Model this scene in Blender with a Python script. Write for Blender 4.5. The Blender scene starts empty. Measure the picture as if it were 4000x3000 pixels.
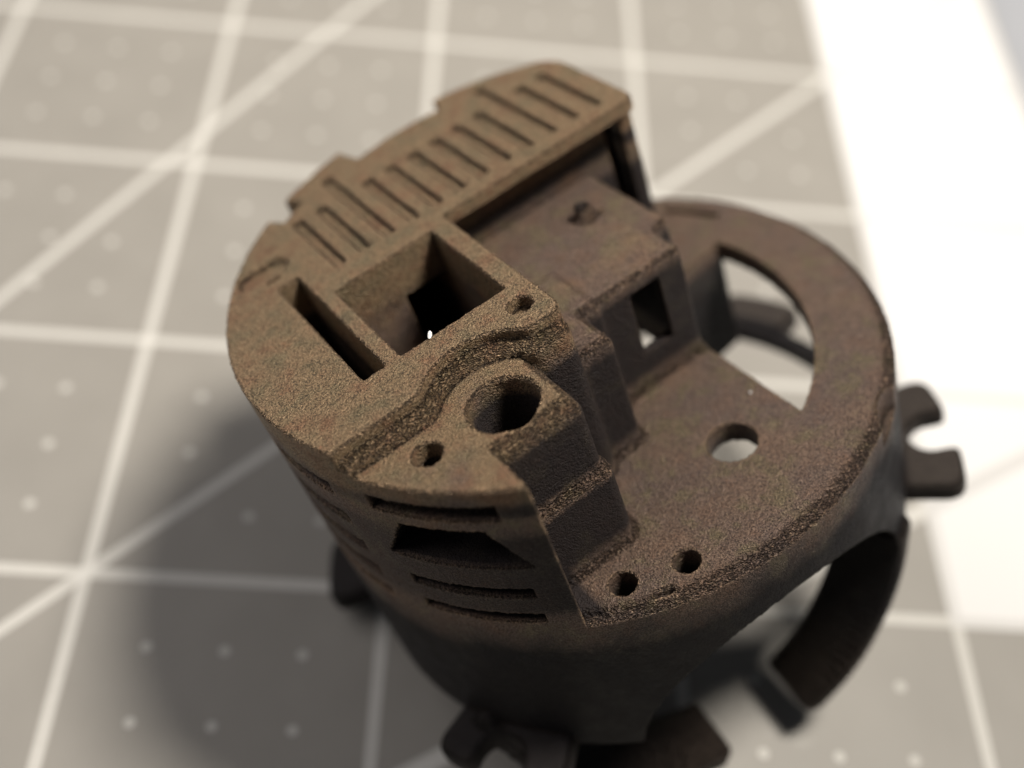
import bpy, math, random
import numpy as np
from mathutils import Matrix, Vector

scene = bpy.context.scene
INCH = 2.54                                   # one Blender unit is one centimetre
scene.unit_settings.scale_length = 0.01

# ------------------------------------------------------------------ camera
cam_data = bpy.data.cameras.new('camera')
cam = bpy.data.objects.new('camera', cam_data)
scene.collection.objects.link(cam)
CAM_R = ((0.995497, 0.015984, 0.093432), (0.068789, -0.799977, -0.596075), (0.065216, 0.599818, -0.797474))
CAM_C = (2.86164, -4.45682, 8.99812)
m = Matrix.Identity(4)
for i in range(3):
    m[i][0] = CAM_R[0][i]; m[i][1] = -CAM_R[1][i]; m[i][2] = -CAM_R[2][i]; m[i][3] = CAM_C[i]
cam.matrix_world = m
cam_data.sensor_width = 36.0
cam_data.lens = 40.0
cam_data.clip_start = 0.1
cam_data.clip_end = 1000.0
cam_data.dof.use_dof = True
cam_data.dof.focus_distance = 6.8
cam_data.dof.aperture_fstop = 0.152
scene.camera = cam

# ------------------------------------------------------------------ world: the dim cool light of the room
world = bpy.data.worlds.new('World')
scene.world = world
world.use_nodes = True
bg = world.node_tree.nodes['Background']
bg.inputs['Color'].default_value = (0.86, 0.90, 1.0, 1.0)
bg.inputs['Strength'].default_value = 0.085

# ------------------------------------------------------------------ the desk lamp, high behind on the right
key = bpy.data.lights.new('desk_lamp_light', 'AREA')
key.shape = 'DISK'
key.size = 7.5
key.energy = 8200.0
key.spread = math.radians(125)
key.color = (1.0, 0.935, 0.85)
key_o = bpy.data.objects.new('desk_lamp_light', key)
scene.collection.objects.link(key_o)
AIM = Vector((3.9, 0.7, 1.5))
az, el, dist = math.radians(28), math.radians(71), 28.0
key_o.location = AIM + dist * Vector((math.cos(az) * math.cos(el), math.sin(az) * math.cos(el), math.sin(el)))
key_o.rotation_euler = (Vector((-2.5, 13.0, 0.0)) - key_o.location).to_track_quat('-Z', 'Y').to_euler()

# added soft fill from the left, with no visible source of its own
fill = bpy.data.lights.new('fill_light', 'AREA')
fill.shape = 'SQUARE'
fill.size = 80.0
fill.energy = 49000.0
fill.color = (1.0, 0.95, 0.95)
fill_o = bpy.data.objects.new('fill_light', fill)
scene.collection.objects.link(fill_o)
fill_o.location = (-68.0, 22.0, 66.0)
fill_o.rotation_euler = (AIM - fill_o.location).to_track_quat('-Z', 'Y').to_euler()

scene.view_settings.view_transform = 'Standard'
scene.view_settings.look = 'None'
scene.view_settings.exposure = 0.0
scene.view_settings.gamma = 1.0
scene.render.engine = 'CYCLES'
scene.cycles.use_denoising = True
scene.cycles.sample_clamp_indirect = 3.0
scene.cycles.max_bounces = 8


# ================================================================== materials
def new_mat(name):
    mt = bpy.data.materials.new(name)
    mt.use_nodes = True
    nt = mt.node_tree
    return mt, nt, nt.nodes['Principled BSDF']


class G:
    """tiny helper for node graphs"""
    def __init__(self, nt):
        self.nt = nt

    def n(self, kind, **props):
        nd = self.nt.nodes.new(kind)
        for k, v in props.items():
            setattr(nd, k, v)
        return nd

    def put(self, sock, v):
        if isinstance(v, bpy.types.NodeSocket):
            self.nt.links.new(v, sock)
        else:
            sock.default_value = v

    def math(self, op, a, b=None, c=None, clamp=False):
        nd = self.n('ShaderNodeMath', operation=op, use_clamp=clamp)
        self.put(nd.inputs[0], a)
        if b is not None:
            self.put(nd.inputs[1], b)
        if c is not None:
            self.put(nd.inputs[2], c)
        return nd.outputs[0]

    def mix(self, fac, a, b):
        nd = self.n('ShaderNodeMix', data_type='RGBA')
        self.put(nd.inputs[0], fac)
        self.put(nd.inputs[6], a)
        self.put(nd.inputs[7], b)
        return nd.outputs[2]

    def noise(self, vec, scale, detail=2.0, rough=0.5):
        nd = self.n('ShaderNodeTexNoise')
        self.nt.links.new(vec, nd.inputs['Vector'])
        nd.inputs['Scale'].default_value = scale
        nd.inputs['Detail'].default_value = detail
        nd.inputs['Roughness'].default_value = rough
        return nd.outputs['Fac']

    def ramp(self, fac, lo, hi, a=0.0, b=1.0):
        nd = self.n('ShaderNodeMapRange', clamp=True)
        self.put(nd.inputs[0], fac)
        for i, v in enumerate((lo, hi, a, b)):
            nd.inputs[i + 1].default_value = v
        return nd.outputs[0]


def mat_cutting():
    mt, nt, bs = new_mat('printed_cutting_mat')
    g = G(nt)
    co = g.n('ShaderNodeTexCoord').outputs['Object']
    sep = g.n('ShaderNodeSeparateXYZ')
    nt.links.new(co, sep.inputs[0])
    X = g.math('DIVIDE', sep.outputs[0], INCH)
    Y = g.math('DIVIDE', sep.outputs[1], INCH)

    def band(d, half, soft=0.003):
        return g.ramp(g.math('ABSOLUTE', d), half - soft, half + soft, 1.0, 0.0)

    def cell(x, step=1.0):        # signed distance to the nearest multiple of step
        return g.math('SUBTRACT', x, g.math('MULTIPLY', g.math('ROUND', g.math('DIVIDE', x, step)), step))
    lx = band(cell(X), 0.020)
    ly = band(cell(Y), 0.020)
    lines = g.math('MAXIMUM', lx, ly)
    wob = g.math('ADD', lx, ly)

    def diag(ang, off):
        a = math.radians(ang)
        d = g.math('ADD', g.math('MULTIPLY', X, -math.sin(a)), g.math('MULTIPLY', Y, math.cos(a)))
        return band(g.math('SUBTRACT', d, off), 0.020)
    for ang, off in ((45, 0.0), (60, 2.2 * math.cos(math.radians(60))), (30, -1.13 * 0.5 - 0.599 * math.cos(math.radians(30)) - 0.0), (30, -2.963 * 0.5 + 0.432 * math.cos(math.radians(30)))):
        dg = diag(ang, off)
        lines = g.math('MAXIMUM', lines, dg)
        wob = g.math('ADD', wob, dg)
    # overprinted crossings come out a little whiter
    cross = g.ramp(wob, 1.0, 2.0)
    # dots every quarter inch
    dx = cell(X, 0.25)
    dy = cell(Y, 0.25)
    dd = g.math('SQRT', g.math('ADD', g.math('MULTIPLY', dx, dx), g.math('MULTIPLY', dy, dy)))
    dots = g.ramp(dd, 0.016, 0.020, 1.0, 0.0)
    ring = g.math('MULTIPLY', dots, 0.95)
    # white printed column between the inch lines 3 and 4
    inx = g.math('MULTIPLY', g.math('GREATER_THAN', X, 2.98), g.math('LESS_THAN', X, 4.02))
    white = g.math('MULTIPLY', inx, g.math('GREATER_THAN', Y, -0.02))
    n1 = g.noise(co, 1.3, 4.0)
    n2 = g.noise(co, 60.0, 3.0)
    n3 = g.noise(co, 14.0, 4.0)
    base = g.mix(g.ramp(n1, 0.35, 0.7), (0.250, 0.235, 0.207, 1), (0.274, 0.258, 0.228, 1))
    base = g.mix(g.ramp(n2, 0.3, 0.7, 0.0, 0.25), base, (0.215, 0.202, 0.178, 1))
    inkc = g.mix(cross, (0.50, 0.485, 0.445, 1), (0.60, 0.585, 0.54, 1))
    ink = g.math('MAXIMUM', lines, g.math('MULTIPLY', ring, 0.9))
    ink = g.math('MULTIPLY', ink, g.ramp(n3, 0.25, 0.5, 0.86, 1.0))
    c = g.mix(ink, base, inkc)
    wcol = g.mix(g.math('MULTIPLY', lines, 0.9), (0.66, 0.655, 0.64, 1), (0.52, 0.51, 0.49, 1))
    # a pale rubbed smear near the lower right
    sx = g.math('SUBTRACT', X, 2.34)
    sy = g.math('ADD', Y, 0.43)
    ra = g.math('ADD', g.math('MULTIPLY', sx, 0.92), g.math('MULTIPLY', sy, -0.38))
    rb = g.math('ADD', g.math('MULTIPLY', sx, 0.38), g.math('MULTIPLY', sy, 0.92))
    sd = g.math('SQRT', g.math('ADD', g.math('POWER', g.math('DIVIDE', ra, 0.09), 2.0), g.math('POWER', g.math('DIVIDE', rb, 0.03), 2.0)))
    smear = g.math('MULTIPLY', g.ramp(sd, 0.2, 1.2, 1.0, 0.0), g.ramp(n3, 0.4, 0.65, 0.0, 0.45))
    c = g.mix(smear, c, (0.5, 0.49, 0.44, 1))
    c = g.mix(white, c, wcol)
    nt.links.new(c, bs.inputs['Base Color'])
    bs.inputs['Roughness'].default_value = 0.5
    bs.inputs['Specular IOR Level'].default_value = 0.45
    bp = g.n('ShaderNodeBump')
    bp.inputs['Strength'].default_value = 0.25
    bp.inputs['Distance'].default_value = 0.01
    nt.links.new(g.noise(co, 90.0, 3.0), bp.inputs['Height'])
    nt.links.new(bp.outputs[0], bs.inputs['Normal'])
    return mt


def mat_print():
    """sintered nylon, rubbed with bronze paint"""
    mt, nt, bs = new_mat('bronzed_sintered_nylon')
    g = G(nt)
    tc = g.n('ShaderNodeTexCoord')
    co = tc.outputs['Object']
    geo = g.n('ShaderNodeNewGeometry')
    vt = g.n('ShaderNodeVectorTransform', vector_type='NORMAL', convert_from='WORLD', convert_to='OBJECT')
    nt.links.new(geo.outputs['Normal'], vt.inputs[0])
    sp = g.n('ShaderNodeSeparateXYZ')
    nt.links.new(vt.outputs[0], sp.inputs[0])
    nz = g.math('ABSOLUTE', sp.outputs[2])
    # colour
    patch = g.noise(co, 2.2, 4.0, 0.6)
    patch2 = g.noise(co, 5.0, 5.0, 0.65)
    speck = g.noise(co, 30.0, 3.0, 0.7)
    grain = g.noise(co, 95.0, 2.0, 0.65)
    so = g.n('ShaderNodeSeparateXYZ')
    nt.links.new(co, so.inputs[0])
    # black nylon; bronze heaviest over the highest faces, the cup's shade painted in below
    zz = g.math('ADD', so.outputs[2], g.math('MULTIPLY', g.math('SUBTRACT', patch, 0.5), 0.9))
    c = g.mix(g.ramp(patch, 0.36, 0.62), (0.0080, 0.0082, 0.0110, 1), (0.013, 0.012, 0.013, 1))
    zs_ = g.math('ADD', so.outputs[2], g.math('MULTIPLY', g.math('SUBTRACT', patch, 0.5), 0.30))
    c = g.mix(g.ramp(zs_, 1.15, 1.47), c, g.mix(g.ramp(patch, 0.36, 0.62), (0.136, 0.096, 0.080, 1), (0.172, 0.114, 0.083, 1)))
    c = g.mix(g.ramp(zz, 2.50, 2.75, 0.0, 0.8), c, (0.278, 0.190, 0.100, 1))
    # the upright sides of the inner blocks, mixed towards black by height
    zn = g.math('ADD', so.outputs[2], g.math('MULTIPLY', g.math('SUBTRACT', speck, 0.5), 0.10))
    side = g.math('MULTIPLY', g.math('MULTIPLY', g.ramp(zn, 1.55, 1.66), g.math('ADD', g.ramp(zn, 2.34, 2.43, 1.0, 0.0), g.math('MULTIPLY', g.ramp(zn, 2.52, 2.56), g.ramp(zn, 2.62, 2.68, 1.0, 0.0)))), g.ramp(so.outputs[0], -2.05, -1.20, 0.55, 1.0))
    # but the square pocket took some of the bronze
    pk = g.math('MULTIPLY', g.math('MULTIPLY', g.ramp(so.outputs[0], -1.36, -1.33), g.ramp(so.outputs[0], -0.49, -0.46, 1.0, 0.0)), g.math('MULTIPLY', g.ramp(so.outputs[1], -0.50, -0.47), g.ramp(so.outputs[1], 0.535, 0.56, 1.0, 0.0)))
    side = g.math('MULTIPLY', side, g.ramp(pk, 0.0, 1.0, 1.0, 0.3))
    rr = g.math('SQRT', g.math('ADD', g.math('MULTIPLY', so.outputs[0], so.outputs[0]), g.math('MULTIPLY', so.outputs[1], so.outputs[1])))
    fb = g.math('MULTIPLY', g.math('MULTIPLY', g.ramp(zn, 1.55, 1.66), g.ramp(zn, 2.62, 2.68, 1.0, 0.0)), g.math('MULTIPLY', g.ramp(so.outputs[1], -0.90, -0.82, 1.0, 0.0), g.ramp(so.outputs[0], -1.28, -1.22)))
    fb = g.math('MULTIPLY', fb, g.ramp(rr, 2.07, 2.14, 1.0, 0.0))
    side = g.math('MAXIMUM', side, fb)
    # shade inside the slits of the outer wall, painted in as black
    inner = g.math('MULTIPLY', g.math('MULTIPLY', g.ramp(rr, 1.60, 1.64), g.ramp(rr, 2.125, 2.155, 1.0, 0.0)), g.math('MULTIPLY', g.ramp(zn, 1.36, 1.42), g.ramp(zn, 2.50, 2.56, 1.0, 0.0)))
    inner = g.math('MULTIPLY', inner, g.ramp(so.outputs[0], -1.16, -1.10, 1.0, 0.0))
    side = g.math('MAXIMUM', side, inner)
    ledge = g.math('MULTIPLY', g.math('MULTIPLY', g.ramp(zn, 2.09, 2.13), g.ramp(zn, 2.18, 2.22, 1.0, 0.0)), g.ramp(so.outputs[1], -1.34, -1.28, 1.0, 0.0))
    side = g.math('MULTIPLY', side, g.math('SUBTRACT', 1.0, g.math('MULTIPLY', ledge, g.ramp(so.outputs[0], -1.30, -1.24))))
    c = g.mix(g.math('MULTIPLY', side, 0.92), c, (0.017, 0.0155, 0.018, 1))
    c = g.mix(g.math('MULTIPLY', g.ramp(rr, 1.90, 1.98, 1.0, 0.0), g.ramp(so.outputs[2], 1.36, 1.44, 0.95, 0.0)), c, (0.012, 0.011, 0.012, 1))  # shade in the hollow under the disc, painted as near black
    c = g.mix(g.ramp(so.outputs[2], -0.95, -0.45, 0.8, 0.0), c, (0.075, 0.056, 0.044, 1))
    c = g.mix(g.math('MULTIPLY', g.ramp(rr, 2.17, 2.22), g.math('MULTIPLY', g.ramp(so.outputs[2], 0.3, 0.4, 0.85, 0.0), g.ramp(so.outputs[0], -0.5, 0.5, 0.25, 1.0))), c, (0.070, 0.058, 0.050, 1))  # light on the lug tops put into their colour, stronger on the right
    rubbed = g.math('MULTIPLY', g.ramp(zs_, 1.1, 1.47, 0.03, 1.0), g.ramp(side, 0.0, 1.0, 1.0, 0.12))
    c = g.mix(g.math('MULTIPLY', g.math('MULTIPLY', rubbed, g.ramp(zz, 2.45, 2.75, 0.3, 1.0)), g.ramp(patch2, 0.52, 0.66, 0.0, 0.65)), c, (0.215, 0.105, 0.058, 1))
    c = g.mix(g.math('MULTIPLY', rubbed, g.ramp(patch2, 0.36, 0.48, 0.7, 0.0)), c, (0.165, 0.134, 0.074, 1))
    point = geo.outputs['Pointiness']
    edge = g.math('MULTIPLY', g.math('MULTIPLY', rubbed, g.ramp(point, 0.506, 0.56)), g.ramp(speck, 0.35, 0.6, 0.25, 1.0))
    c = g.mix(g.math('MULTIPLY', edge, 0.75), c, (0.46, 0.31, 0.19, 1))
    fle = g.math('MULTIPLY', g.math('MULTIPLY', g.math('MULTIPLY', rubbed, g.ramp(zz, 2.45, 2.75, 0.35, 1.0)), g.ramp(speck, 0.60, 0.72)), g.ramp(patch2, 0.42, 0.60))
    c = g.mix(g.math('MULTIPLY', fle, 0.6), c, (0.38, 0.17, 0.09, 1))
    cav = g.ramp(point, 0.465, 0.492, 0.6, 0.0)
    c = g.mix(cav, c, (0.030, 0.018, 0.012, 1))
    pit = g.ramp(grain, 0.36, 0.54, 0.85, 0.0)
    c = g.mix(pit, c, (0.022, 0.018, 0.016, 1))
    # worm-like layer steps on sloping skin, fine grain on flat and upright skin
    mp = g.n('ShaderNodeMapping')
    mp.inputs['Scale'].default_value = (0.8, 0.8, 2.6)
    nt.links.new(co, mp.inputs[0])
    worm = g.ramp(g.math('ABSOLUTE', g.math('SUBTRACT', g.noise(mp.outputs[0], 36.0, 1.5), 0.5)), 0.0, 0.13)
    slope = g.math('MULTIPLY', g.ramp(nz, 0.10, 0.30), g.ramp(nz, 0.90, 0.985, 1.0, 0.0))
    wz = g.math('MULTIPLY', worm, g.math('ADD', g.math('MULTIPLY', slope, 1.5), 0.14))
    crev = g.math('MULTIPLY', g.math('MULTIPLY', slope, 0.75), g.ramp(worm, 0.15, 0.6, 1.0, 0.0))
    c = g.mix(crev, c, (0.018, 0.014, 0.012, 1))
    c = g.mix(g.math('MULTIPLY', rubbed, g.ramp(grain, 0.54, 0.68, 0.0, 0.40)), c, g.mix(0.6, c, (0.36, 0.28, 0.19, 1)))
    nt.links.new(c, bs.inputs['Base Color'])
    nt.links.new(g.ramp(rubbed, 0.1, 0.8, 0.0, 0.55), bs.inputs['Metallic'])
    nt.links.new(g.math('ADD', g.ramp(grain, 0.3, 0.7, 0.56, 0.36), g.ramp(patch2, 0.35, 0.65, -0.06, 0.08)), bs.inputs['Roughness'])
    nt.links.new(g.ramp(rubbed, 0.2, 0.8, 0.12, 0.42), bs.inputs['Specular IOR Level'])
    hgt = g.math('ADD', g.math('MULTIPLY', grain, 0.8), wz)
    hgt = g.math('ADD', hgt, g.math('MULTIPLY', speck, 0.7))
    bp = g.n('ShaderNodeBump')
    bp.inputs['Strength'].default_value = 1.0
    bp.inputs['Distance'].default_value = 0.020
    nt.links.new(hgt, bp.inputs['Height'])
    nt.links.new(bp.outputs[0], bs.inputs['Normal'])
    return mt


def mat_simple(name, col, rough, scale, col2):
    mt, nt, bs = new_mat(name)
    g = G(nt)
    co = g.n('ShaderNodeTexCoord').outputs['Object']
    c = g.mix(g.ramp(g.noise(co, scale, 4.0), 0.35, 0.65), col, col2)
    nt.links.new(c, bs.inputs['Base Color'])
    bs.inputs['Roughness'].default_value = rough
    return mt


M_MAT = mat_cutting()
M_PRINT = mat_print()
M_TABLE = mat_simple('pale_table_top', (0.33, 0.34, 0.36, 1), 0.5, 0.4, (0.37, 0.38, 0.40, 1))
M_DUST = mat_simple('white_dust', (0.8, 0.8, 0.78, 1), 0.5, 40.0, (0.9, 0.9, 0.9, 1))


def link(name, me, mat, parent=None):
    ob = bpy.data.objects.new(name, me)
    me.materials.append(mat)
    scene.collection.objects.link(ob)
    if parent:
        ob.parent = parent
    return ob


def slab(name, x0, x1, y0, y1, z0, z1, mat, bev=0.0):
    import bmesh
    bm = bmesh.new()
    vs = [bm.verts.new((x, y, z)) for x in (x0, x1) for y in (y0, y1) for z in (z0, z1)]
    for f in ((0, 1, 3, 2), (4, 6, 7, 5), (0, 4, 5, 1), (2, 3, 7, 6), (0, 2, 6, 4), (1, 5, 7, 3)):
        bm.faces.new([vs[i] for i in f])
    bmesh.ops.recalc_face_normals(bm, faces=bm.faces)
    if bev:
        bmesh.ops.bevel(bm, geom=bm.edges[:], offset=bev, segments=3, affect='EDGES')
    me = bpy.data.meshes.new(name)
    bm.to_mesh(me)
    bm.free()
    return link(name, me, mat)


# ================================================================== the surface
table = slab('table_top', -60, 70, -40, 90, -2.5, -0.302, M_TABLE, 0.1)
table['kind'] = 'structure'
mat = slab('cutting_mat', -12 * INCH, 4.04 * INCH, -6 * INCH, 14 * INCH, -0.3, 0.0, M_MAT, 0.04)
mat['label'] = 'grey self-healing cutting mat with white inch grid, dots and diagonals under the printed part'
mat['category'] = 'cutting mat'

# ================================================================== the printed part, as a distance field
# unit: the outer radius.  x, y, z are the part's own axes (z along the axis of the cylinder, 0 = disc top)
RAD = 2.17
VOX = 0.0062
BX, BY, BZ = (-1.27, 1.27), (-1.12, 1.27), (-1.52, 0.72)
xs = np.arange(BX[0], BX[1], VOX, dtype=np.float32)
ys = np.arange(BY[0], BY[1], VOX, dtype=np.float32)
zs = np.arange(BZ[0], BZ[1], VOX, dtype=np.float32)
X2, Y2 = np.meshgrid(xs, ys, indexing='ij')
R2 = np.hypot(X2, Y2)
A2 = np.degrees(np.arctan2(Y2, X2))
F = np.full((len(xs), len(ys), len(zs)), 0.5, dtype=np.float32)
OWN = np.zeros(F.shape, dtype=np.int8)
NAMES = []


def smax(a, b, k):
    m = np.maximum(a, b)
    if k > 0:
        h = np.maximum(k - np.abs(a - b), 0)
        m = m + h * h * (0.25 / k)
    return m


def smin(a, b, k):
    return -smax(-a, -b, k)


def dbox(x0, x1, y0, y1, rnd=0.0):
    qx = np.abs(X2 - (x0 + x1) / 2) - (x1 - x0) / 2 + rnd
    qy = np.abs(Y2 - (y0 + y1) / 2) - (y1 - y0) / 2 + rnd
    return np.hypot(np.maximum(qx, 0), np.maximum(qy, 0)) + np.minimum(np.maximum(qx, qy), 0) - rnd


def dcirc(cx, cy, r):
    return np.hypot(X2 - cx, Y2 - cy) - r


def dwedge(a0, a1):
    """inside when the azimuth is between a0 and a1 (degrees)"""
    mid, half = (a0 + a1) / 2, (a1 - a0) / 2
    d = np.abs((A2 - mid + 180) % 360 - 180) - half
    return np.radians(d) * R2


def clip_rng(z0, z1, pad=0.03):
    return slice(max(int((z0 - pad - BZ[0]) / VOX), 0), min(int((z1 + pad - BZ[0]) / VOX) + 2, len(zs)))


def bbox2(d2, pad):
    ii, jj = np.where(d2 < pad)
    if len(ii) == 0:
        return slice(0, 0), slice(0, 0)
    return slice(ii.min(), ii.max() + 1), slice(jj.min(), jj.max() + 1)


def ext(d2, z0, z1, kt, kb):
    """part of the grid and the extruded field there; kt / kb round the top and bottom edge"""
    pad = 0.03
    si, sj = bbox2(d2, pad)
    sk = clip_rng(z0, z1, pad)
    z = zs[sk][None, None, :]
    a = d2[si, sj][:, :, None]
    d = smax(a, z - z1, kt)
    d = smax(d, z0 - z, kb)
    return (si, sj, sk), d.astype(np.float32)


def part(name):
    if name not in NAMES:
        NAMES.append(name)
    return NAMES.index(name)


def union(name, sl, d, k=0.0):
    pid = part(name)
    f = F[sl]
    o = OWN[sl]
    o[d < f] = pid
    F[sl] = smin(f, d, k) if k else np.minimum(f, d)


def carve(sl, d, k=0.0):
    F[sl] = smax(F[sl], -d, k)


def add(name, d2, z0, z1, kt=0.02, kb=0.0, k=0.0):
    sl, d = ext(d2, z0, z1, kt, kb)
    union(name, sl, d, k)


def cut(d2, z0, z1, k=0.0):
    sl, d = ext(d2, z0, z1, 0.0, 0.0)
    carve(sl, d, k)


def arc_cut(a0, a1, z0, z1, r0, r1, slope0=0.0, slope1=0.0):
    """window in the curved wall; slope = degrees gained per unit of height on that side"""
    sk = clip_rng(z0, z1)
    rng = np.maximum(R2 - r1, r0 - R2)
    lo, hi = min(a0, a0 + slope0 * (z1 - z0)), max(a1, a1 + slope1 * (z1 - z0))
    si, sj = bbox2(np.maximum(rng, dwedge(lo, hi)), 0.03)
    z = zs[sk][None, None, :]
    mid = (a0 + a1) / 2
    a = ((A2[si, sj] - mid + 180) % 360 - 180)[:, :, None]
    s0 = (a0 - mid) + slope0 * (z - z0)
    s1 = (a1 - mid) + slope1 * (z - z0)
    rr = np.radians(1.0) * R2[si, sj][:, :, None]
    d = np.maximum(np.maximum((s0 - a) * rr, (a - s1) * rr), np.maximum(z0 - z, z - z1))
    d = np.maximum(d, rng[si, sj][:, :, None])
    carve((si, sj, sk), d.astype(np.float32))


def strip(name, pts, half_w, half_t, rnd):
    """flat swept arm through the points"""
    P = np.array(pts, float)
    lo, hi = P.min(0) - half_w - 0.05, P.max(0) + half_w + 0.05
    si = slice(max(int((lo[0] - BX[0]) / VOX), 0), min(int((hi[0] - BX[0]) / VOX) + 1, len(xs)))
    sj = slice(max(int((lo[1] - BY[0]) / VOX), 0), min(int((hi[1] - BY[0]) / VOX) + 1, len(ys)))
    sk = slice(max(int((lo[2] - BZ[0]) / VOX), 0), min(int((hi[2] - BZ[0]) / VOX) + 1, len(zs)))
    gx, gy, gz = xs[si][:, None, None], ys[sj][None, :, None], zs[sk][None, None, :]
    best = None
    # a Catmull-Rom line, cut in short pieces
    Q = []
    E = np.vstack([2 * P[0] - P[1], P, 2 * P[-1] - P[-2]])
    for i in range(1, len(E) - 2):
        for t in np.linspace(0, 1, 6)[:-1]:
            a, b, c, d = E[i - 1], E[i], E[i + 1], E[i + 2]
            Q.append(0.5 * ((2 * b) + (c - a) * t + (2 * a - 5 * b + 4 * c - d) * t * t + (3 * b - a - 3 * c + d) * t ** 3))
    Q.append(P[-1])
    for a, b in zip(Q[:-1], Q[1:]):
        mid = (a + b) / 2
        t = b - a
        ln = np.linalg.norm(t)
        t = t / ln
        rad = np.array([mid[0], mid[1], 0.0])
        rad -= rad @ t * t
        rad /= np.linalg.norm(rad)
        up = np.cross(t, rad)
        dx, dy, dz = gx - mid[0], gy - mid[1], gz - mid[2]
        q0 = np.abs(dx * t[0] + dy * t[1] + dz * t[2]) - ln * 0.62 + rnd
        q1 = np.abs(dx * rad[0] + dy * rad[1] + dz * rad[2]) - half_w + rnd
        q2 = np.abs(dx * up[0] + dy * up[1] + dz * up[2]) - half_t + rnd
        d = np.sqrt(np.maximum(q0, 0) ** 2 + np.maximum(q1, 0) ** 2 + np.maximum(q2, 0) ** 2) + np.minimum(np.maximum(np.maximum(q0, q1), q2), 0) - rnd
        best = d if best is None else smin(best, d, 0.03)
    union(name, (si, sj, sk), best.astype(np.float32), 0.02)


TOP, SHELF, BOX, FLOOR = 0.66, 0.58, 0.437, 0.0
DISC = R2 - 1.0

# --- wall of the cup and the disc
add('cup_wall', np.maximum(DISC, 0.925 - R2), -0.70, -0.03, 0.0, 0.02)
add('disc_plate', DISC, -0.085, FLOOR, 0.06, 0.0)

# --- the tall block: outline of the top face
front = np.maximum(-0.388 - Y2, -0.41 - Y2)
front = smax(-0.41 - Y2, np.maximum(-0.388 - Y2, X2 + 0.345) * 0 - 10, 0)      # v > -0.41 everywhere
left_front = np.where(X2 < -0.47, -0.388 - Y2, -0.41 - Y2)
block2 = np.maximum(np.maximum(DISC, X2 + 0.17), left_front)
block2 = smax(np.maximum(DISC, left_front), X2 + 0.17, 0.05)
block2 = smax(block2, -dcirc(-0.475, -0.515, 0.208), 0.03)
plate2 = smax(np.maximum(R2 - 0.975, 0.272 - Y2), X2 - 0.612, 0.05)
back2 = np.maximum(np.maximum(DISC, 0.350 - Y2), X2 - 0.50)
end2 = np.maximum(np.maximum(DISC, 0.33 - Y2), np.abs(X2 - 0.585) - 0.026)
add('raised_block', block2, -0.03, TOP, 0.008)
foot2 = smax(np.maximum(DISC, left_front - 0.034), X2 + 0.175, 0.05)
foot2 = smax(foot2, -dcirc(-0.475, -0.515, 0.176), 0.03)
add('raised_block', foot2, -0.03, SHELF + 0.045, 0.05)
add('slotted_plate', plate2, 0.612, TOP + 0.001, 0.012, 0.0)
add('back_wall', np.maximum(back2, R2 - 0.975), -0.03, 0.60)
add('end_wall', np.maximum(end2, R2 - 0.975), -0.03, 0.62)

# --- the platform with the window, the column and the shelf block
plat = smin(dbox(-0.22, 0.342, -0.222, 0.50, 0.012), dbox(0.0, 0.412, -0.075, 0.45, 0.02), 0.06)
add('window_box', plat, -0.03, BOX, 0.028)
col = smin(dbox(-0.34, -0.050, -0.392, 0.0, 0.015), dbox(-0.30, 0.010, -0.235, 0.0, 0.0), 0.01)
add('support_column', col, -0.03, BOX + 0.01, 0.04, 0.0, 0.02)
shelf_a = np.maximum(np.maximum(DISC, X2 + 0.585), np.maximum(Y2 + 0.37, -10))
shelf_b = dbox(-0.66, -0.308, -0.648, -0.30, 0.032)
shelf_low = dbox(-0.66, -0.292, -0.674, -0.30, 0.036)
shelf2 = np.minimum(shelf_a, shelf_b)
add('shelf_block', shelf_a, -0.03, SHELF, 0.010)
sl, d = ext(shelf_b, -0.03, SHELF, 0.01, 0.0)
cham = (5 * shelf_b[sl[0], sl[1]][:, :, None] + 3 * (zs[sl[2]][None, None, :] - SHELF) + 0.17) / 5.83
union('shelf_block', sl, smax(d, cham, 0.01).astype(np.float32))
add('shelf_block', shelf_low, -0.03, 0.30, 0.03)
# soft foot where the blocks meet the disc
sl, d = ext(np.minimum(np.minimum(shelf_low, col), plat), -0.03, 0.03, 0.0, 0.0)
add('disc_plate', np.minimum(np.minimum(shelf_low, col), plat) - 0.012, -0.03, 0.010, 0.02, 0.0, 0.02)

# --- openings in the disc
dopen = np.maximum(np.maximum(R2 - 0.758, 0.352 - X2), (Y2 - 0.142 - 0.16 * (X2 - 0.59)))
cut(dopen, -0.2, 0.2)
cut(dcirc(0.125, -0.612, 0.078), -0.2, 0.2)
for hx, hy in ((-0.434, -0.786), (-0.257, -0.856)):
    add('disc_plate', dcirc(hx, hy, 0.075), -0.21, -0.04, 0.0)
    cut(dcirc(hx, hy, 0.041), -0.185, 0.2)
# rib under the disc and the wall under the edge of the large opening
add('disc_plate', np.maximum(dbox(0.14, 0.52, -0.84, -0.665), DISC), -0.22, -0.05, 0.0)
cut(dopen, -0.3, 0.2)
add('under_wall', np.maximum(np.abs(Y2 - 0.160 - 0.16 * (X2 - 0.59)) - 0.018, np.maximum(0.36 - X2, X2 - 0.745)), -0.50, -0.01, 0.0)
cut(np.maximum(np.maximum(R2 - 0.905, 0.878 - R2), dwedge(19, 34)), -0.04, 0.2)
cut(np.maximum(dcirc(0.620, -0.950, 0.165), 0.955 - R2), -0.11, 0.2)
cut(np.maximum(np.maximum(R2 - 0.968, 0.955 - R2), dwedge(-114.0, -110.8)), -0.03, 0.2, 0.01)

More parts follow.
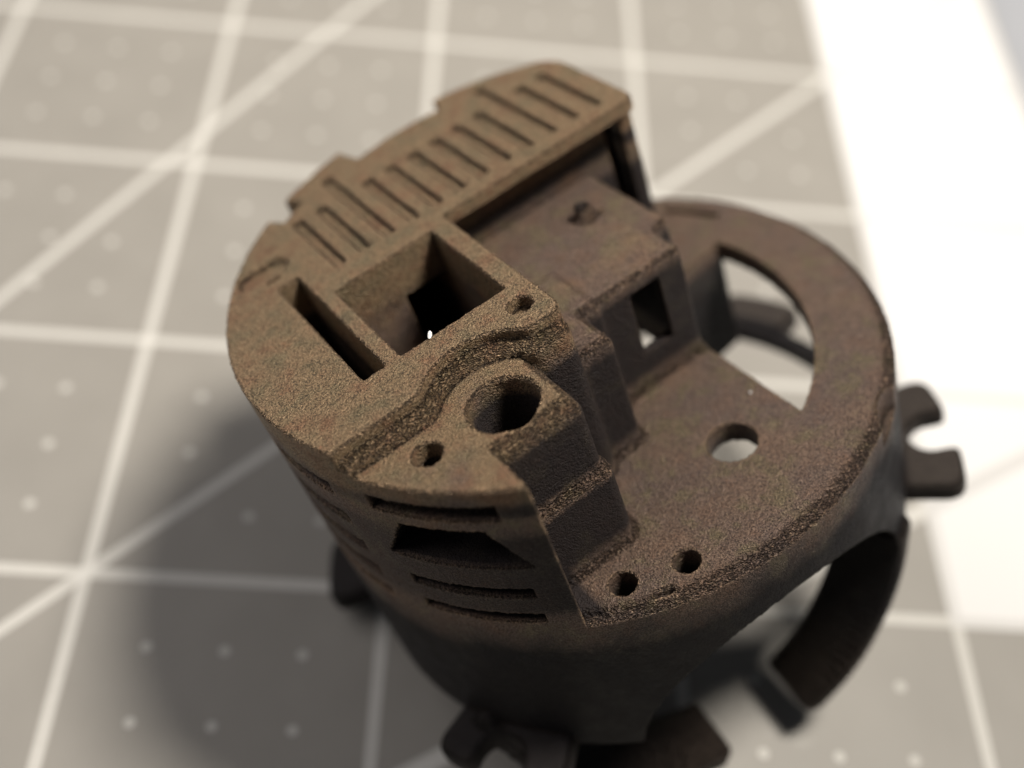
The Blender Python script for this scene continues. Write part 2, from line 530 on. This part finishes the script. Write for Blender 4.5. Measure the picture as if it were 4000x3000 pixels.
# --- hollow of the window box, open below, and its window
hollow = dbox(0.095, 0.300, -0.180, 0.30, 0.01)
cut(hollow, -0.3, 0.385)
win = dbox(0.130, 0.240, -0.40, -0.10)
sl, d = ext(win, 0.125, 0.375, 0.0, 0.0)
carve(sl, d)
add('window_box', dbox(0.150, 0.180, -0.13, -0.09), 0.27, 0.40)

# --- pockets in the tall block
cut(dbox(-0.722, -0.648, -0.203, 0.412), 0.0, 0.9)
cut(dbox(-0.596, -0.240, -0.206, 0.235), 0.02, 0.9)
cut(dbox(-0.400, -0.240, 0.15, 0.74), 0.02, 0.50)
cut(dbox(-0.400, -0.05, -0.10, 0.74), 0.02, 0.20)

# --- grooves in the slotted plate
for k in range(12):
    u = 0.502 - 0.0927 * k
    cut(dbox(u - 0.0185, u + 0.0185, 0.346, 0.850 if k in (2, 9) else 0.706), TOP - 0.015, 0.9)

# --- scallops in the outer edge of the plate
def wedge_out(a0, a1, r):
    return np.maximum(dwedge(a0, a1), r - R2)
cut(wedge_out(79.5, 102.5, 0.887), 0.10, 0.9)
cut(wedge_out(119.5, 126.0, 0.925), 0.10, 0.9)
poly = np.maximum(dbox(-0.90, -0.62, 0.49, 0.575), 0.0 * X2 - 1)
cut(dbox(-0.80, -0.645, 0.512, 0.566, 0.02), TOP - 0.012, 0.9, 0.03)
cut(dbox(-0.735, -0.690, 0.464, 0.476), TOP - 0.02, 0.9)

# --- holes
cut(dcirc(-0.472, -0.513, 0.100), 0.0, 0.9, 0.015)
cut(dcirc(-0.713, -0.509, 0.043), 0.38, 0.9)
cut(dcirc(-0.251, -0.305, 0.037), TOP - 0.045, 0.9)
cut(dcirc(-0.262, -0.316, 0.020), TOP - 0.12, 0.9)
add('locating_pin', dcirc(0.250, 0.155, 0.046), 0.40, BOX + 0.022, 0.03)
add('locating_pin', dcirc(0.246, 0.160, 0.030), 0.40, BOX + 0.055, 0.03)
add('locating_pin', dcirc(0.292, 0.128, 0.014), 0.40, BOX + 0.026, 0.012)
cut(dcirc(0.256, 0.146, 0.010), BOX + 0.03, 0.9)

# --- slits in the curved wall, two groups
for z0, z1 in ((0.462, 0.515), (0.128, 0.165), (0.008, 0.046)):
    arc_cut(-154, -132, z0, z1, 0.83, 1.1)
arc_cut(-155.5, -130.0, 0.262, 0.418, 0.83, 1.1, 36.0, -36.0)
for z0, z1 in ((0.455, 0.505), (0.325, 0.370), (0.200, 0.245), (0.080, 0.125), (-0.030, 0.012)):
    arc_cut(-189, -162.5, z0, z1, 0.78, 1.1)
# slits in the end wall of the plate
for y0, y1 in ((0.40, 0.46), (0.50, 0.56), (0.60, 0.66)):
    cut(dbox(0.54, 0.596, y0, y1), 0.12, 0.54)

# --- arches and side windows of the cup
sk = slice(0, len(zs))
fr = Y2 < -0.3
si, sj = slice(0, len(xs)), slice(0, int((-0.3 - BY[0]) / VOX))
zc = zs[None, None, :int((0.0 - BZ[0]) / VOX)]
d = np.hypot(X2[si, sj][:, :, None] + 0.022, zc + 0.786) - 0.55
carve((si, sj, slice(0, zc.shape[2])), d.astype(np.float32))
arc_cut(-6, 42, -0.645, -0.09, 0.85, 1.1)
arc_cut(-42, 0, -0.645, -0.16, 0.85, 1.1)  # unseen opening, added so lamp light reaches the mat under the disc
arc_cut(62, 100, -0.645, -0.12, 0.85, 1.1)

# --- forked lugs on the lower rim
def lug(name, am, half, notch, rout=1.20):
    w = smax(dwedge(am - half, am + half), R2 - rout, 0.07)
    w = np.maximum(w, 0.95 - R2)
    a = math.radians(am)
    if notch:
        c = 1.125
        px = X2 * math.cos(a) + Y2 * math.sin(a)
        py = -X2 * math.sin(a) + Y2 * math.cos(a)
        n = np.where(px < c, np.hypot(px - c, py), np.abs(py)) - notch
        w = smax(w, -n, 0.03)
    add(name, w, -0.72, -0.635, 0.03, 0.02)
lug('lug_a', -32.5, 13.5, 0.082)
lug('lug_b', 152.0, 8.0, 0.0)
lug('lug_c', -149.0, 12.0, 0.082, 1.18)
lug('lug_d', 21.0, 9.0, 0.0, 1.15)
lug('lug_e', 117.0, 9.0, 0.0, 1.15)

# --- two flat claws that carry the front
strip('claw_a', [(0.50, -0.76, -0.60), (0.477, -0.761, -0.72), (0.427, -0.761, -0.85), (0.347, -0.749, -1.0), (0.241, -0.72, -1.17), (0.120, -0.665, -1.33)], 0.130, 0.075, 0.045)
strip('claw_b', [(-0.85, -0.38, -0.62), (-0.80, -0.48, -0.80), (-0.72, -0.56, -0.95), (-0.587, -0.629, -1.06), (-0.418, -0.650, -1.17), (-0.265, -0.655, -1.24)], 0.12, 0.06, 0.03)


# ================================================================== surface nets
def surface_nets(f):
    s = f < 0
    c = s[:-1, :-1, :-1].astype(np.int8)
    for a in (0, 1):
        for b in (0, 1):
            for e in (0, 1):
                if a + b + e:
                    c += s[a:s.shape[0] - 1 + a, b:s.shape[1] - 1 + b, e:s.shape[2] - 1 + e]
    I, J, K = np.where((c > 0) & (c < 8))
    idx = np.full(c.shape, -1, dtype=np.int32)
    idx[I, J, K] = np.arange(len(I), dtype=np.int32)
    del c
    corner = {}
    for a in (0, 1):
        for b in (0, 1):
            for e in (0, 1):
                corner[(a, b, e)] = f[I + a, J + b, K + e]
    acc = np.zeros((len(I), 3), dtype=np.float64)
    cnt = np.zeros(len(I))
    keys = list(corner)
    for p in keys:
        for ax in range(3):
            if p[ax] == 0:
                q = list(p); q[ax] = 1; q = tuple(q)
                v0, v1 = corner[p], corner[q]
                hit = (v0 < 0) != (v1 < 0)
                t = np.where(hit, v0 / np.where(hit, v0 - v1, 1), 0)
                pos = np.array(p, float)[None, :].repeat(len(I), 0)
                pos[:, ax] = t
                acc += pos * hit[:, None]
                cnt += hit
    V = acc / cnt[:, None] + np.stack([I, J, K], 1)
    quads = []
    for ax in range(3):
        o1, o2 = [(1, 2), (2, 0), (0, 1)][ax]
        s0 = np.take(s, range(0, s.shape[ax] - 1), axis=ax)
        s1 = np.take(s, range(1, s.shape[ax]), axis=ax)
        ch = s0 != s1
        E = np.array(np.where(ch)).T
        inside = s0[ch]
        ok = (E[:, o1] > 0) & (E[:, o2] > 0) & (E[:, o1] < idx.shape[o1]) & (E[:, o2] < idx.shape[o2])
        E, inside = E[ok], inside[ok]

        def at(d1, d2):
            Q = E.copy(); Q[:, o1] -= d1; Q[:, o2] -= d2
            return idx[Q[:, 0], Q[:, 1], Q[:, 2]]
        q = np.stack([at(1, 1), at(0, 1), at(0, 0), at(1, 0)], 1)
        q[~inside] = q[~inside][:, ::-1]
        quads.append(q)
    return V, np.concatenate(quads), (I, J, K)


V, Q, (I, J, K) = surface_nets(F)
own_v = OWN[np.minimum(I + 1, F.shape[0] - 1), np.minimum(J + 1, F.shape[1] - 1), np.minimum(K + 1, F.shape[2] - 1)].copy()
own_v2 = OWN[I, J, K]
fv0 = F[I, J, K]
fv1 = F[np.minimum(I + 1, F.shape[0] - 1), np.minimum(J + 1, F.shape[1] - 1), np.minimum(K + 1, F.shape[2] - 1)]
own_v = np.where(fv0 < fv1, own_v2, own_v)
del F, OWN
V = V * VOX + np.array([BX[0], BY[0], BZ[0]])

# relax the staircase of the grid a little, then add the grain of the sintered powder
nv = len(V)
edges = np.concatenate([Q[:, [0, 1]], Q[:, [1, 2]], Q[:, [2, 3]], Q[:, [3, 0]]])
deg = np.bincount(edges[:, 0], minlength=nv) + np.bincount(edges[:, 1], minlength=nv)


def relax(P, lam):
    S = np.zeros_like(P)
    for ax in range(3):
        S[:, ax] = np.bincount(edges[:, 0], P[edges[:, 1], ax], nv) + np.bincount(edges[:, 1], P[edges[:, 0], ax], nv)
    return P + lam * (S / np.maximum(deg, 1)[:, None] - P)


V = relax(V, 0.6)
V = relax(V, -0.45)
fn = np.cross(V[Q[:, 2]] - V[Q[:, 0]], V[Q[:, 3]] - V[Q[:, 1]])
vn = np.zeros_like(V)
for c in range(4):
    for ax in range(3):
        vn[:, ax] += np.bincount(Q[:, c], fn[:, ax], nv)
vn /= np.maximum(np.linalg.norm(vn, axis=1, keepdims=True), 1e-12)
rng = np.random.default_rng(7)
grain = rng.normal(size=nv)
g1 = relax(np.stack([grain] * 3, 1), 0.7)[:, 0]
steep = 1.0 - np.clip((np.abs(vn[:, 2]) - 0.9) / 0.09, 0, 1)
an = np.abs(vn[:, 2])
slope = np.clip((an - 0.12) / 0.15, 0, 1) * np.clip((0.97 - an) / 0.07, 0, 1)
near = np.clip((V[:, 2] + 0.25) / 0.15, 0, 1)          # the lower cup came out smoother
V += vn * (g1 * (0.0004 + near * (0.0003 * steep + 0.0020 * slope)))[:, None]

# ================================================================== split the skin into its parts
O = np.array([[0.777439, 0.592115, 0.212104], [-0.507921, 0.789946, -0.343513], [-0.37095, 0.159329, 0.914883]])
CENTRE = np.array([3.940505, 0.659062, 2.397862])
BASE = np.array([0.0, 0.0, -0.70])
root = bpy.data.objects.new('printed_holder', None)
scene.collection.objects.link(root)
base_w = CENTRE + RAD * (O.T @ BASE)
mw = Matrix.Identity(4)
for i in range(3):
    for j in range(3):
        mw[i][j] = O[j, i]
    mw[i][3] = base_w[i]
root.matrix_world = mw
root.empty_display_size = 0.5
root['label'] = 'dark bronze 3D-printed cylindrical holder with slots and holes, standing tilted on the cutting mat'
root['category'] = 'printed part'

PLAIN = {'lug_a': 'forked_lug', 'lug_b': 'lug', 'lug_c': 'forked_lug', 'lug_d': 'lug', 'lug_e': 'lug', 'claw_a': 'claw_leg', 'claw_b': 'claw_leg'}
VL = ((V - BASE) * RAD).astype(np.float32)
# owner of a quad: the commonest owner of its corners
oq = own_v[Q]
owner = np.where(oq[:, 0] == oq[:, 1], oq[:, 0], np.where(oq[:, 2] == oq[:, 3], oq[:, 2], oq[:, 0]))
for pid, nm in enumerate(NAMES):
    q = Q[owner == pid]
    if len(q) == 0:
        continue
    used, inv = np.unique(q.ravel(), return_inverse=True)
    me = bpy.data.meshes.new(PLAIN.get(nm, nm))
    me.vertices.add(len(used))
    me.vertices.foreach_set('co', VL[used].ravel())
    me.loops.add(len(inv))
    me.loops.foreach_set('vertex_index', inv.astype(np.int32))
    me.polygons.add(len(q))
    me.polygons.foreach_set('loop_start', np.arange(0, len(inv), 4, dtype=np.int32))
    me.polygons.foreach_set('use_smooth', np.ones(len(q), dtype=bool))
    me.update(calc_edges=True)
    # normals of the whole skin, so that no seam shows between parts
    me.normals_split_custom_set_from_vertices(vn[used].astype(np.float32).tolist())
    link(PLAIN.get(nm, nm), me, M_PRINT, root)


# ================================================================== specks of dust
def dust(p, size, label, seed):
    import bmesh
    r = random.Random(seed)
    bm = bmesh.new()
    bmesh.ops.create_icosphere(bm, subdivisions=2, radius=size)
    for v in bm.verts:
        v.co = Vector((v.co.x * r.uniform(0.5, 0.9), v.co.y * r.uniform(0.9, 1.7), v.co.z * r.uniform(0.5, 1.0)))
    me = bpy.data.meshes.new('dust_speck')
    bm.to_mesh(me)
    bm.free()
    ob = link('dust_speck', me, M_DUST)
    ob.location = Vector((CENTRE + RAD * (O.T @ np.array(p))).tolist())
    ob['label'] = label
    ob['category'] = 'dust speck'
    ob['group'] = 'dust specks on the printed part'


dust((-0.497, -0.2095, TOP + 0.008), 0.021, 'white dust speck on the edge of the square pocket', 1)
dust((0.30, -0.50, FLOOR + 0.004), 0.008, 'tiny pale dust speck on the disc beside the large opening', 2)
